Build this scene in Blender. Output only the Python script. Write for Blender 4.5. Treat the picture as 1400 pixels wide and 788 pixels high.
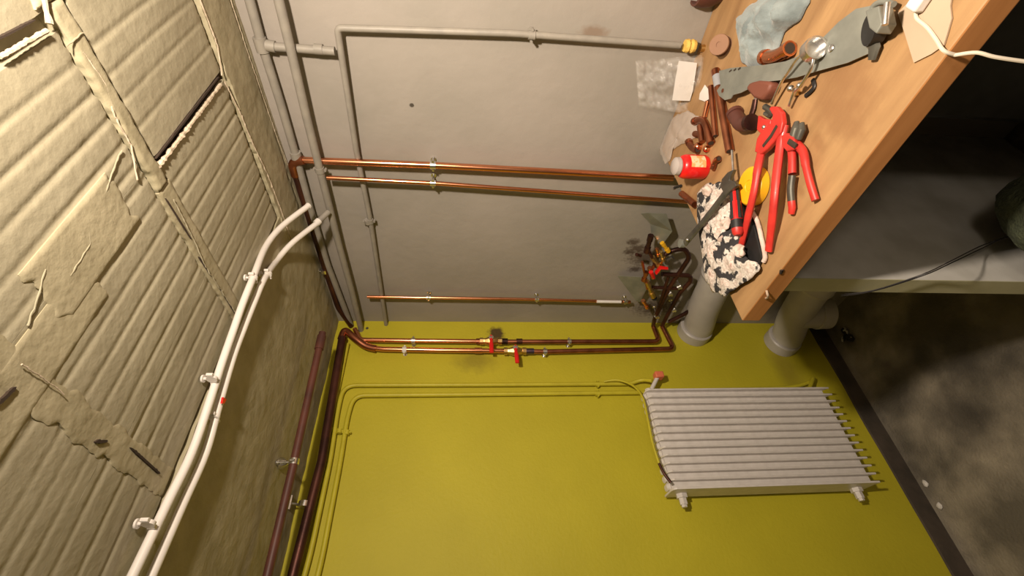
import bpy, math, random
import numpy as np
from mathutils import Vector, Matrix, noise
random.seed(4)
for o in list(bpy.data.objects): bpy.data.objects.remove(o)
SC = bpy.context.scene
COL = SC.collection
# ------------------------------------------------------------------ camera
F = 638.0                                     # focal length in pixels of a 1400x788 frame
CAM = np.array([0.0, 0.0, 1.65])
def _rot(yaw, pit, roll):
    cy, sy, cp, sp, cr, sr = math.cos(yaw), math.sin(yaw), math.cos(pit), math.sin(pit), math.cos(roll), math.sin(roll)
    f = np.array([-sy*cp, cy*cp, sp]); r = np.array([cy, sy, 0]); u = np.cross(r, f)
    return np.array([r*cr+u*sr, -r*sr+u*cr, f])
M = _rot(-0.710095, -0.1026695, 0.0131775)    # right, up, forward of the phone held upright
cd = bpy.data.cameras.new('camera'); cam = bpy.data.objects.new('camera', cd); COL.objects.link(cam)
cd.sensor_width = 36; cd.lens = F/1400*36; cd.clip_start = 0.01
mw = Matrix.Identity(4)
for i in range(3):
    mw[i][0] = -M[1][i]; mw[i][1] = M[0][i]; mw[i][2] = -M[2][i]; mw[i][3] = CAM[i]
cam.matrix_world = mw; SC.camera = cam
# ------------------------------------------------------------------ world, light, exposure
w = bpy.data.worlds.new('world'); SC.world = w; w.use_nodes = True
w.node_tree.nodes['Background'].inputs[0].default_value = (0.02, 0.02, 0.025, 1)
w.node_tree.nodes['Background'].inputs[1].default_value = 0.3
# hand-hung work lamp just above and right of the photographer, its reflector turned down towards the corner
LAMP = Vector((0.365, -0.09, 1.97))
ld = bpy.data.lights.new('work_lamp', 'AREA'); ld.shape = 'DISK'; ld.size = 0.07; ld.energy = 23.5; ld.color = (1.0, 0.845, 0.68)
lo = bpy.data.objects.new('work_lamp', ld); lo.location = LAMP; lo.rotation_euler = Vector((0.55, 0.68, -0.66)).to_track_quat('-Z', 'Y').to_euler(); COL.objects.link(lo)
# added fill light farther back, evens out the ceiling and the yellow wall
ld = bpy.data.lights.new('back_fill', 'POINT'); ld.energy = 15; ld.color = (1.0, 0.845, 0.68); ld.shadow_soft_size = 0.12
lo = bpy.data.objects.new('back_fill', ld); lo.location = (-.20, -1.05, 1.96); COL.objects.link(lo)
SC.view_settings.view_transform = 'Standard'; SC.view_settings.look = 'None'
SC.view_settings.gamma = 1; SC.view_settings.use_curve_mapping = False
SC.view_settings.exposure = 0.02
# ------------------------------------------------------------------ room size, sight lines
XW, YW, ZC = 1.198, 1.619, 2.17               # grey wall, yellow wall, ceiling
ZT = 1.069                                    # bench top
def ray(x, y): return M.T @ np.array([394-y, 700-x, F])
def onX(x, y, X): d = ray(x, y); return Vector(CAM + d*(X/d[0]))
def onY(x, y, Y): d = ray(x, y); return Vector(CAM + d*(Y/d[1]))
def onZ(x, y, Z): d = ray(x, y); return Vector(CAM + d*((Z-CAM[2])/d[2]))
def depth(p): return float(M[2] @ (np.array(p)-CAM))
def R(p, wpx): return wpx*depth(p)/(2*F)
def V(*a): return Vector(a)
# ------------------------------------------------------------------ materials
def nodes(m): return m.node_tree.nodes, m.node_tree.links
def mat(name, col, rough=.6, metal=0, col2=None, scale=8, bump=0, bscale=60, detail=4, lo=.35, hi=.65, stretch=None, alpha=None, trans=0, coat=0, spec=.5, sheen=0):
    m = bpy.data.materials.new(name); m.use_nodes = True
    N, L = nodes(m); b = N['Principled BSDF']
    b.inputs['Roughness'].default_value = rough; b.inputs['Metallic'].default_value = metal
    b.inputs['Specular IOR Level'].default_value = spec; b.inputs['Coat Weight'].default_value = coat
    b.inputs['Sheen Weight'].default_value = sheen
    b.inputs['Transmission Weight'].default_value = trans
    if alpha is not None: b.inputs['Alpha'].default_value = alpha
    tc = N.new('ShaderNodeTexCoord'); mp = N.new('ShaderNodeMapping'); L.new(tc.outputs['Object'], mp.inputs['Vector'])
    if stretch: mp.inputs['Scale'].default_value = stretch
    n = N.new('ShaderNodeTexNoise'); n.inputs['Scale'].default_value = scale; n.inputs['Detail'].default_value = detail
    L.new(mp.outputs[0], n.inputs['Vector'])
    cr = N.new('ShaderNodeValToRGB'); cr.name = 'ramp'
    c2 = col2 or tuple(c*.88 for c in col)
    cr.color_ramp.elements[0].position = lo; cr.color_ramp.elements[1].position = hi
    cr.color_ramp.elements[0].color = (*c2, 1); cr.color_ramp.elements[1].color = (*col, 1)
    L.new(n.outputs['Fac'], cr.inputs['Fac']); L.new(cr.outputs[0], b.inputs['Base Color'])
    if bump:
        n2 = N.new('ShaderNodeTexNoise'); n2.inputs['Scale'].default_value = bscale; n2.inputs['Detail'].default_value = 5
        L.new(mp.outputs[0], n2.inputs['Vector'])
        bp = N.new('ShaderNodeBump'); bp.inputs['Strength'].default_value = 1; bp.inputs['Distance'].default_value = bump
        L.new(n2.outputs['Fac'], bp.inputs['Height']); L.new(bp.outputs[0], b.inputs['Normal'])
    return m
def overlay(m, col, centre, rad, squash=(1, 1, 1), nscale=30, amount=.9, wob=.5, soft=.25):
    """mixes a patch of colour col with a ragged outline around centre (object coordinates) over what the base colour has"""
    N, L = nodes(m); b = N['Principled BSDF']; src = b.inputs['Base Color'].links[0].from_socket
    tc = N.new('ShaderNodeTexCoord'); mp = N.new('ShaderNodeMapping')
    s = [1/(rad*q) for q in squash]
    mp.inputs['Scale'].default_value = s; mp.inputs['Location'].default_value = [-c*k for c, k in zip(centre, s)]
    L.new(tc.outputs['Object'], mp.inputs['Vector'])
    ln = N.new('ShaderNodeVectorMath'); ln.operation = 'LENGTH'; L.new(mp.outputs[0], ln.inputs[0])
    n = N.new('ShaderNodeTexNoise'); n.inputs['Scale'].default_value = nscale; n.inputs['Detail'].default_value = 3; L.new(tc.outputs['Object'], n.inputs['Vector'])
    a = N.new('ShaderNodeMath'); a.operation = 'MULTIPLY_ADD'; L.new(n.outputs['Fac'], a.inputs[0]); a.inputs[1].default_value = wob*2; L.new(ln.outputs['Value'], a.inputs[2])
    mr = N.new('ShaderNodeMapRange'); L.new(a.outputs[0], mr.inputs['Value'])
    mr.inputs['From Min'].default_value = 1+wob+soft; mr.inputs['From Max'].default_value = 1+wob-soft
    mr.inputs['To Min'].default_value = 0; mr.inputs['To Max'].default_value = amount
    mx = N.new('ShaderNodeMix'); mx.data_type = 'RGBA'
    L.new(mr.outputs[0], mx.inputs['Factor']); L.new(src, mx.inputs[6]); mx.inputs[7].default_value = (*col, 1)
    L.new(mx.outputs[2], b.inputs['Base Color'])
GREYP = mat('grey_wall_paint', (.355, .32, .285), .75, col2=(.305, .28, .245), scale=3.5, bump=.0016, bscale=26, detail=8)
YEL = mat('yellow_green_paint', (.54, .475, .022), .62, col2=(.48, .42, .018), scale=2.5, bump=.0010, bscale=90)
CEIL = mat('ceiling_paint', (.41, .375, .265), .85, col2=(.36, .325, .225), scale=9, bump=.0016, bscale=55, detail=8)
PLAST = mat('ceiling_plaster', (.44, .395, .265), .85, col2=(.36, .32, .205), scale=14, bump=.0022, bscale=45, detail=8)
RAW = mat('raw_plaster_lip', (.64, .54, .42), .9, col2=(.45, .37, .27), scale=60, bump=.002, bscale=90)
DARKGAP = mat('dark_gap', (.045, .028, .018), .95)
FLOORM = mat('stained_concrete', (.34, .30, .235), .85, col2=(.13, .115, .09), scale=5.5, bump=.003, bscale=120, detail=9, lo=.38, hi=.62)
BASEM = mat('dark_base_paint', (.085, .065, .05), .85, col2=(.05, .04, .03), scale=12, bump=.002, bscale=50)
BACKW = mat('back_wall_paint', (.66, .64, .60), .8)
GPIPE = mat('grey_painted_pipe', (.31, .285, .245), .5, col2=(.26, .24, .21), scale=30, bump=.0004, bscale=120)
COPPER = mat('bright_copper', (.83, .36, .19), .24, 1, col2=(.72, .29, .15), scale=14)
COPD = mat('dull_copper', (.50, .19, .10), .38, 1, col2=(.30, .11, .06), scale=22)
COPB = mat('burnt_copper', (.12, .045, .032), .42, .7, col2=(.035, .016, .014), scale=9, bump=.0003, bscale=200)
BROWN = mat('brown_painted_pipe', (.125, .040, .027), .5, 0, col2=(.075, .026, .020), scale=12)
BRASS = mat('brass', (.78, .56, .25), .3, 1, col2=(.55, .36, .14), scale=60)
CHROME = mat('zinc_steel', (.92, .90, .88), .30, 1, col2=(.6, .6, .6), scale=60)
STEEL = mat('grey_steel', (.29, .30, .265), .42, .35, col2=(.22, .23, .205), scale=25)
STEELD = mat('dark_oily_steel', (.15, .145, .12), .42, .6, col2=(.085, .08, .07), scale=25)
REDP = mat('red_grip', (.60, .035, .025), .45, coat=.1, col2=(.44, .025, .02), scale=30)
REDS = mat('red_plastic', (.82, .012, .012), .35, coat=.3)
YELP = mat('yellow_plastic', (.92, .50, .015), .4, coat=.2)
WHITEP = mat('white_pipe_plastic', (.80, .755, .71), .4, col2=(.76, .72, .68), scale=20)
RADM = mat('radiator_enamel', (.74, .70, .67), .38, col2=(.66, .62, .59), scale=35, bump=.0002, bscale=60)
YPIPE = mat('yellow_painted_pipe', (.56, .50, .03), .5, col2=(.50, .44, .025), scale=30)
DRAIN = mat('grey_drain_plastic', (.50, .475, .45), .42, col2=(.44, .415, .39), scale=9)
PANEL = mat('white_panel', (.74, .72, .68), .6, col2=(.53, .51, .46), scale=7, bump=.0005, bscale=40)
PEDGE = mat('cream_panel_edge', (.52, .50, .34), .65, col2=(.44, .42, .27), scale=10, bump=.0006, bscale=60)
WOOD = mat('bench_wood', (.44, .262, .118), .55, col2=(.28, .155, .066), scale=3.0, detail=8, lo=.3, hi=.68, stretch=(9, 1.3, 9), bump=.0006, bscale=22)
WOODE = mat('bench_edge_wood', (.60, .27, .095), .5, col2=(.44, .18, .055), scale=2.5, detail=8, stretch=(14, 1.0, 14))
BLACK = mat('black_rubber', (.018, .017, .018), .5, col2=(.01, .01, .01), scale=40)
WHITE = mat('white_paper', (.82, .79, .76), .7, col2=(.74, .71, .68), scale=12)
CARD = mat('beige_card', (.50, .38, .27), .8, col2=(.45, .34, .24), scale=8)
STRING = mat('cotton_string', (.72, .64, .52), .9)
RAG = mat('grey_blue_rag', (.29, .34, .345), .95, col2=(.13, .16, .165), scale=16, bump=.002, bscale=140, lo=.3, hi=.6, sheen=.3)
DIRTY = mat('black_white_cloth', (.72, .66, .60), .95, col2=(.03, .028, .03), scale=34, bump=.004, bscale=90, lo=.46, hi=.51, detail=5)
_r = DIRTY.node_tree.nodes['ramp'].color_ramp
for _p, _c in ((.57, (.50, .42, .37, 1)), (.64, (.80, .68, .62, 1)), (.72, (.50, .33, .28, 1))): _e = _r.elements.new(_p); _e.color = _c
PINKW = mat('pinkish_wool', (.78, .62, .55), .95, col2=(.55, .42, .36), scale=40, bump=.003, bscale=110)
GREENS = mat('green_sackcloth', (.085, .10, .055), .95, col2=(.045, .055, .03), scale=70, bump=.006, bscale=160)
CABLE = mat('black_cable', (.02, .016, .018), .5)
ORANGEL = mat('orange_label', (.85, .42, .16), .5, col2=(.85, .66, .42), scale=60, lo=.48, hi=.52)
TAPEG = mat('grey_tape', (.36, .37, .40), .5)
SALMON = mat('salmon_plastic', (.78, .20, .10), .45)
PVIO = mat('heat_tinted_metal', (.16, .10, .14), .3, .9, col2=(.10, .10, .18), scale=60)
CLEAR = bpy.data.materials.new('clear_film'); CLEAR.use_nodes = True
_b = CLEAR.node_tree.nodes['Principled BSDF']; _b.inputs['Base Color'].default_value = (.9, .88, .85, 1); _b.inputs['Roughness'].default_value = .12
_b.inputs['Alpha'].default_value = .13; _b.inputs['Coat Weight'].default_value = 1; _b.inputs['Specular IOR Level'].default_value = 1
CAPM = mat('milky_plastic', (.55, .49, .46), .35, alpha=.85, coat=.4)
FILM = bpy.data.materials.new('hazy_film'); FILM.use_nodes = True
_b = FILM.node_tree.nodes['Principled BSDF']; _b.inputs['Base Color'].default_value = (.8, .72, .66, 1); _b.inputs['Roughness'].default_value = .3
_b.inputs['Alpha'].default_value = .35; _b.inputs['Specular IOR Level'].default_value = 1
# wood stains
def P(x, y): p = onZ(x, y, ZT); return (p.x-.555, p.y-.742, .04)      # in the bench top's own coordinates
for (x, y, r) in ((1140, 130, .05), (1165, 105, .035), (1150, 160, .03), (1120, 195, .012), (1095, 262, .008), (1010, 195, .02)):
    overlay(WOOD, (.27, .14, .06), P(x, y), r, (1.6, .8, 1), 45, .6, .6, .5)
# marks on the walls: scorching, screw holes, darker patches
def pw(x, y): q = onY(x, y, YW); return tuple(q)
def pg(x, y): q = onX(x, y, XW); return tuple(q)
overlay(YEL, (.05, .022, .012), pw(679, 457), .032, (1, 1, 1.0), 45, .93, .7, .35)
overlay(YEL, (.16, .12, .015), pw(650, 493), .045, (1, 1, 1.5), 25, .5, .8, .6)
overlay(YEL, (.20, .15, .02), pw(1075, 500), .06, (2.0, 1, .8), 12, .55, .6, .6)  # shade beside the lower drain, painted into the wall colour
overlay(YEL, (.30, .30, .03), pw(935, 445), .04, (1, 1, 2), 12, .6, .6, .5)  # dull greenish patch by the upper drain
for (x, y, r) in ((872, 340, .020), (866, 331, .014), (882, 352, .035), (860, 345, .012), (868, 368, .014), (897, 420, .05)):
    overlay(GREYP, (.07, .045, .03), pg(x, y), r, (1, 1, 1.6), 90, .85, .9, .5)
overlay(GREYP, (.20, .12, .07), pg(812, 45), .015, (1, 1, 2), 60, .6, .6, .4)
overlay(GREYP, (.16, .14, .12), pg(1080, 425), .12, (1, 1, 1), 12, .7, .6, .5)  # broad darker patch low down near the corner
for (x, y) in ((563, 144), (502, 449)):
    overlay(GREYP if y < 440 else YEL, (.05, .04, .03), pg(x, y) if y < 440 else pw(x, y), .006, (1, 1, 1), 200, .95, .3, .2)
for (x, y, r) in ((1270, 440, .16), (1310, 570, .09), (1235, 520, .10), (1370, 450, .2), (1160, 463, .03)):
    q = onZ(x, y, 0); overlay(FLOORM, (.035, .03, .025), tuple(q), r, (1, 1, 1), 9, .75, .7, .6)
# ------------------------------------------------------------------ mesh helpers
def linkmesh(name, verts, faces, m, parent=None, smooth=False):
    me = bpy.data.meshes.new(name)
    off = parent_loc(parent)
    me.from_pydata([tuple(Vector(v)-off) for v in verts], [], faces); me.update()
    if smooth: me.polygons.foreach_set('use_smooth', [True]*len(me.polygons))
    o = bpy.data.objects.new(name, me); COL.objects.link(o); me.materials.append(m)
    if parent: o.parent = parent
    return o
def parent_loc(p):
    off = Vector((0, 0, 0))
    while p is not None: off += p.location; p = p.parent
    return off
def thing(name, label, cat, loc=(0, 0, 0), group=None):
    o = bpy.data.objects.new(name, None); COL.objects.link(o); o.empty_display_size = .02
    o.location = loc; o['label'] = label; o['category'] = cat
    if group: o['group'] = group
    return o
def tag(o, label, cat, group=None):
    o['label'] = label; o['category'] = cat
    if group: o['group'] = group
    # move the origin from the world's origin to the thing itself
    me = o.data; n = len(me.vertices); a = np.empty(n*3, 'f'); me.vertices.foreach_get('co', a); a = a.reshape(-1, 3)
    c = a.mean(0); c[2] = a[:, 2].min(); a -= c; me.vertices.foreach_set('co', a.ravel()); me.update(); o.location = Vector(c.tolist())
    return o
def struct(o): o['kind'] = 'structure'; return o
class MB:
    def __init__(s): s.v = []; s.f = []
    def add(s, v, f):
        k = len(s.v); s.v += [tuple(q) for q in v]; s.f += [tuple(i+k for i in g) for g in f]
    def box(s, a, b):
        x0, y0, z0 = a; x1, y1, z1 = b
        s.add([(x0, y0, z0), (x1, y0, z0), (x1, y1, z0), (x0, y1, z0), (x0, y0, z1), (x1, y0, z1), (x1, y1, z1), (x0, y1, z1)],
              [(3, 2, 1, 0), (4, 5, 6, 7), (0, 1, 5, 4), (1, 2, 6, 5), (2, 3, 7, 6), (3, 0, 4, 7)])
    def tube(s, pts, r, seg=14, cap=True, squash=1.0, up=None):
        pts = [Vector(p) for p in pts]; n = len(pts)
        rs = r if isinstance(r, (list, tuple)) else [r]*n
        tans = []
        for i in range(n):
            t = (pts[min(i+1, n-1)]-pts[max(i-1, 0)])
            if t.length < 1e-9: t = Vector((0, 0, 1))
            tans.append(t.normalized())
        u = Vector(up) if up else (Vector((0, 0, 1)) if abs(tans[0].z) < .9 else Vector((1, 0, 0)))
        V_, F_ = [], []
        for i in range(n):
            t = tans[i]; u = u-t*u.dot(t)
            if u.length < 1e-6: u = t.orthogonal()
            u.normalize(); b = t.cross(u)
            for k in range(seg):
                a = 2*math.pi*k/seg
                V_.append(pts[i]+(b*math.cos(a)+u*math.sin(a)*squash)*max(rs[i], 1e-5))
        for i in range(n-1):
            for k in range(seg):
                k2 = (k+1) % seg
                F_.append((i*seg+k, i*seg+k2, (i+1)*seg+k2, (i+1)*seg+k))
        if cap:
            F_.append(tuple(range(seg))[::-1]); F_.append(tuple((n-1)*seg+k for k in range(seg)))
        s.add(V_, F_)
    def prism(s, poly, dirv):
        n = len(poly); d = Vector(dirv)
        s.add([Vector(p) for p in poly]+[Vector(p)+d for p in poly],
              [tuple(range(n))[::-1], tuple(range(n, 2*n))]+[(i, (i+1) % n, n+(i+1) % n, n+i) for i in range(n)])
    def sphere(s, c, r, sx=1, sy=1, sz=1, n=12):
        V_, F_ = [], []
        for i in range(n//2+1):
            th = math.pi*i/(n//2)
            for k in range(n):
                a = 2*math.pi*k/n
                V_.append((c[0]+r*sx*math.sin(th)*math.cos(a), c[1]+r*sy*math.sin(th)*math.sin(a), c[2]+r*sz*math.cos(th)))
        for i in range(n//2):
            for k in range(n):
                F_.append((i*n+k, (i+1)*n+k, (i+1)*n+(k+1) % n, i*n+(k+1) % n))
        s.add(V_, F_)
    def build(s, name, m, parent=None, smooth=True, bevel=0):
        o = linkmesh(name, s.v, s.f, m, parent, False)
        if smooth:
            o.data.polygons.foreach_set('use_smooth', [True]*len(o.data.polygons))
            try: o.data.set_sharp_from_angle(angle=math.radians(38))
            except Exception: pass
        if bevel:
            bv = o.modifiers.new('bevel', 'BEVEL'); bv.width = bevel; bv.segments = 2; bv.limit_method = 'ANGLE'
        return o
def bend(pts, rad, n=6):
    """rounds the corners of a polyline"""
    pts = [Vector(p) for p in pts]; out = [pts[0]]
    for i in range(1, len(pts)-1):
        a, b, c = pts[i-1], pts[i], pts[i+1]
        r = min(rad, (a-b).length*.49, (c-b).length*.49)
        p0 = b+(a-b).normalized()*r; p1 = b+(c-b).normalized()*r
        for k in range(n+1):
            t = k/n; out.append(p0*(1-t)**2+b*2*t*(1-t)+p1*t*t)
    out.append(pts[-1]); return out
def smoothline(pts, n=6):
    pts = [Vector(p) for p in pts]; out = []
    for i in range(len(pts)-1):
        p0 = pts[max(i-1, 0)]; p1 = pts[i]; p2 = pts[i+1]; p3 = pts[min(i+2, len(pts)-1)]
        for k in range(n):
            t = k/n
            out.append(.5*((2*p1)+(p2-p0)*t+(2*p0-5*p1+4*p2-p3)*t*t+(3*p1-p0-3*p2+p3)*t**3))
    out.append(pts[-1]); return out
def tubeobj(name, pts, r, m, parent=None, seg=14, **k):
    b = MB(); b.tube(pts, r, seg, **k); return b.build(name, m, parent)
def lathe(c, axis, prof, seg=20, mb=None):
    """prof: (distance along axis, radius)"""
    b = mb or MB(); c = Vector(c); a = Vector(axis).normalized(); V_, F_ = [], []
    u = a.orthogonal().normalized(); w_ = a.cross(u); n = len(prof)
    for (t, r) in prof:
        for k in range(seg):
            q = 2*math.pi*k/seg; V_.append(c+a*t+(u*math.cos(q)+w_*math.sin(q))*max(r, 1e-5))
    for i in range(n-1):
        for k in range(seg):
            k2 = (k+1) % seg; F_.append((i*seg+k, i*seg+k2, (i+1)*seg+k2, (i+1)*seg+k))
    F_.append(tuple(range(seg))[::-1]); F_.append(tuple((n-1)*seg+k for k in range(seg)))
    b.add(V_, F_); return b
def clamp(parent, p, axis, wall, dist, r, m=CHROME, name='pipe_clamp', w=.008):
    """ring around a pipe at p, ears, and a rod towards the wall (wall = unit vector to it, dist to its surface)"""
    p = Vector(p); a = Vector(axis).normalized(); wd = Vector(wall); side = a.cross(wd).normalized()
    b = MB()
    lathe(p-a*w, a, [(0, r*.9), (0, r+.0022), (2*w, r+.0022), (2*w, r*.9)], 18, b)
    for s in (-1, 1):
        q = p+side*s*(r+.005)
        b.tube([q-wd*.006, q+wd*.006], .0035, 8)
    b.tube([p+wd*r, p+wd*(dist-.0005)], .0028, 8)
    b.tube([p+wd*(dist-.004), p+wd*(dist-.0005)], .008, 12)
    return b.build(name, m, parent)
def crumple(px, z, h, m, name, parent=None, rings=16, seg=72, seed=0, freq=22, under=.002):
    """a crumpled cloth with the outline px (points on the bench), centre raised by about h"""
    poly = [onZ(x, y, z) for x, y in px]; n = len(poly)
    c = sum(poly, Vector())/n; out = []
    per = [0]
    for i in range(n): per.append(per[-1]+(poly[(i+1) % n]-poly[i]).length)
    for k in range(seg):
        d = per[-1]*k/seg; i = max(j for j in range(n) if per[j] <= d+1e-12)
        t = (d-per[i])/(per[i+1]-per[i]); out.append(poly[i].lerp(poly[(i+1) % n], t))
    sv = Vector((seed*3.1, seed*1.7, seed))
    V_, F_ = [], []
    for i in range(rings+1):
        t = i/rings
        for k in range(seg):
            q = c.lerp(out[k], t)
            e = 1-t**3
            q = q.copy()
            nz = noise.fractal(q*freq+sv, .9, 2.1, 4)
            rdg = 1-abs(noise.noise(q*freq*1.3+sv*2))*2
            wob = noise.noise(q*freq*2+sv)*.006*t
            q.x += wob; q.y -= wob
            q.z = z+under+max(0, h*e*(.55+.5*nz+.35*rdg))+.001*(1-t)
            V_.append(q)
    for i in range(rings):
        for k in range(seg):
            k2 = (k+1) % seg; F_.append((i*seg+k, (i+1)*seg+k, (i+1)*seg+k2, i*seg+k2))
    o = linkmesh(name, V_, F_, m, parent, True)
    so = o.modifiers.new('thick', 'SOLIDIFY'); so.thickness = .0018; so.offset = -1
    return o
# ------------------------------------------------------------------ the room
X0, Y0 = -2.3, -2.4
b = MB(); b.box((X0-.2, Y0-.2, -.2), (XW+.2, YW+.2, 0)); struct(b.build('floor', FLOORM, smooth=False))
b = MB(); b.box((XW, Y0-.2, -.0), (XW+.2, YW+.2, ZC+.25)); struct(b.build('wall_right', GREYP, smooth=False))
b = MB(); b.box((X0-.2, YW, -.0), (XW, YW+.2, ZC+.25)); struct(b.build('wall_left', YEL, smooth=False))
b = MB(); b.box((X0-.2, Y0-.2, 0), (X0, YW, ZC+.25)); struct(b.build('wall_back', BACKW, smooth=False))
b = MB(); b.box((X0, Y0-.2, 0), (XW, Y0, ZC+.25)); struct(b.build('wall_front', BACKW, smooth=False))
# unpainted base strip along the foot of the yellow wall, with a wavy upper edge
b = MB(); n = 90; xs = [X0+(XW-X0)*i/n for i in range(n+1)]
tv, tf = [], []
for x in xs:
    h = .068+.006*noise.noise(Vector((x*5, 0, 3)))
    tv += [(x, YW-.006, 0), (x, YW-.006, h), (x, YW-.0002, h+.003), (x, YW-.0002, 0)]
for i in range(n):
    for k in range(4): tf.append((4*i+k, 4*i+4+k, 4*i+4+(k+1) % 4, 4*i+(k+1) % 4))
b.add(tv, tf); struct(b.build('baseboard_left', BASEM))
# ---- ceiling: slab, ribbed hollow blocks, plaster bands between them
b = MB(); b.box((X0, Y0, ZC+.016), (XW, YW, ZC+.24)); ceil = struct(b.build('ceiling', CEIL, smooth=False))
def patch(name, x0, x1, y0, y1, dx, dy, hf, m, edge=None, base=ZC+.018):
    """closed slab under the ceiling whose underside is the height field hf(x, y) (metres below ZC)"""
    nx = max(2, int((x1-x0)/dx)); ny = max(2, int((y1-y0)/dy)); V_, F_ = [], []
    for i in range(nx+1):
        for j in range(ny+1):
            x = x0+(x1-x0)*i/nx; y = y0+(y1-y0)*j/ny
            if edge: x, y = edge(x, y, i/nx, j/ny)
            V_.append((x, y, ZC-hf(x, y, i/nx, j/ny)))
    I = lambda i, j: i*(ny+1)+j
    for i in range(nx):
        for j in range(ny): F_.append((I(i, j), I(i, j+1), I(i+1, j+1), I(i+1, j)))
    k = len(V_)
    rim = [I(i, 0) for i in range(nx+1)]+[I(nx, j) for j in range(1, ny+1)]+[I(i, ny) for i in range(nx-1, -1, -1)]+[I(0, j) for j in range(ny-1, 0, -1)]
    V_ += [(V_[r][0], V_[r][1], base) for r in rim]; q = len(rim)
    for i in range(q): F_.append((rim[i], rim[(i+1) % q], k+(i+1) % q, k+i))
    F_.append(tuple(k+i for i in range(q))[::-1])
    o = linkmesh(name, V_, F_, m, ceil, True)
    try: o.data.set_sharp_from_angle(angle=math.radians(50))
    except Exception: pass
    return o
def nz(x, y, f, s=0): return noise.noise(Vector((x*f, y*f, s)))
def ribbed(y_lines, sd, depth_=.0042, wear=1.0):
    def hf(x, y, u, v):
        h = .0004*nz(x, y, 7, sd)+.0003*nz(x, y, 45, sd)
        wob = .0025*nz(x*.6, y, 7, sd+5)
        for L_ in y_lines:
            d = y-(L_+wob)
            k = .65+.55*nz(x, L_, 6, sd+9)
            if 0 > d > -.009: h -= depth_*wear*k*(1+d/.009)           # away side of the groove
            elif 0 <= d < .006: h -= depth_*wear*k*(1-d/.006)
        e = min(u, 1-u)
        if e < .03: h -= .002*(1-e/.03)
        return h
    return hf
def jag(sd, a=.004):
    def e(x, y, u, v):
        if u == 0 or u == 1: x += a*nz(y*.9, sd, 60)+a*.6*nz(y, sd+3, 160)
        if v == 0 or v == 1: y += a*.1*nz(x, sd+7, 60)
        return x, y
    return e
B = .0405
blocks = [  # x0, x1, y0, y1, groove lines
    (.712, 1.030, .262, .500, [.324, .365, .404, .449]),
    (.712, 1.030, .520, .7445, [.563, .598, .640, .684, .722]),
    (.712, 1.030, .745, .905, [.770, .812, .855]),
    (.325, .668, .286, .499, [.328, .369, .408, .447, .484]),
    (.325, .668, .4995, .7495, [.512, .553, .596, .638, .678, .722]),
    (.325, .668, .750, .905, [.768, .812, .856]),
    (-.050, .292, .286, .5265, [.328, .369, .408, .447, .49]),
    (-.050, .292, .527, .7225, [.585, .632, .664, .700]),
    (-.050, .292, .723, .905, [.742, .790, .840]),
    (.325, .668, -.20, .262, [-.16, -.12, -.08, -.04, 0, .04, .08, .12, .16, .20]),
    (.712, 1.030, -.20, .252, [-.16, -.12, -.08, -.04, 0, .04, .08, .12, .16, .20]),
    (-.050, .292, -.20, .262, [-.16, -.12, -.08, -.04, 0, .04, .08, .12, .16, .20]),
]
for k, (x0, x1, y0, y1, ls) in enumerate(blocks):
    sm = k in (9,)
    patch('ceiling_block', x0, x1, y0, y1, .0085 if k < 9 else .02, .0026 if k < 9 else .006,
          ribbed(ls if not sm else [], k*3.3, .0029 if k < 6 else .0021, 1.0), CEIL, jag(k))
# plaster bands: proud of the blocks, with torn edges
def band(x0, x1, y0, y1, sd, proud=.006, a=.006, nxs=.004, nys=.0035):
    def hf(x, y, u, v):
        e = min(u, 1-u)*(x1-x0); e2 = min(v, 1-v)*(y1-y0)
        f = min(1, e/.004, e2/.003 if e2 < .003 else 1)
        return (proud+.0012*nz(x, y, 14, sd)+.0004*nz(x, y, 70, sd))*max(f, .35)
    def ed(x, y, u, v):
        w_ = a*nz(y, sd, 28)+a*.7*nz(y, sd+2, 75)
        return x+w_*(1 if u < .5 else .8), y
    return patch('plaster_band', x0, x1, y0, y1, nxs, nys, hf, PLAST, ed)
band(.674, .705, .258, .545, 1, .0050, .004)
band(.669, .712, .547, .905, 2, .0030, .003)
band(.286, .334, .290, .905, 3, .0020, .009)
band(.40, .60, .452, .545, 12, .0028, .018)
band(.22, .47, .505, .575, 13, .0020, .020)
band(.655, .705, -.20, .256, 4, .006)
# smooth beam along the grey wall
patch('plaster_beam', 1.040, 1.1975, -.20, 1.02, .006, .006, lambda x, y, u, v: .0045+.002*nz(x, y, 8, 4)+.0008*nz(x, y, 50, 4)-(.004 if abs(x-1.178-.006*nz(0, y, 12, 2)) < .002 else 0), PLAST,
      lambda x, y, u, v: (x+(.005*nz(y, 1, 40)+.004*nz(y, 2, 110) if u == 0 else 0), y))
patch('plaster_beam', -.05, 1.1975, .916, YW-.0005, .009, .009, lambda x, y, u, v: .003+.0035*nz(x, y, 5, 7)+.0014*nz(x, y, 28, 7)+(.004*max(0, nz(x, y, 16, 12)-.25)), PLAST,
      lambda x, y, u, v: (x, y+(.006*nz(x, 1, 30) if v == 0 else 0)))
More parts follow.
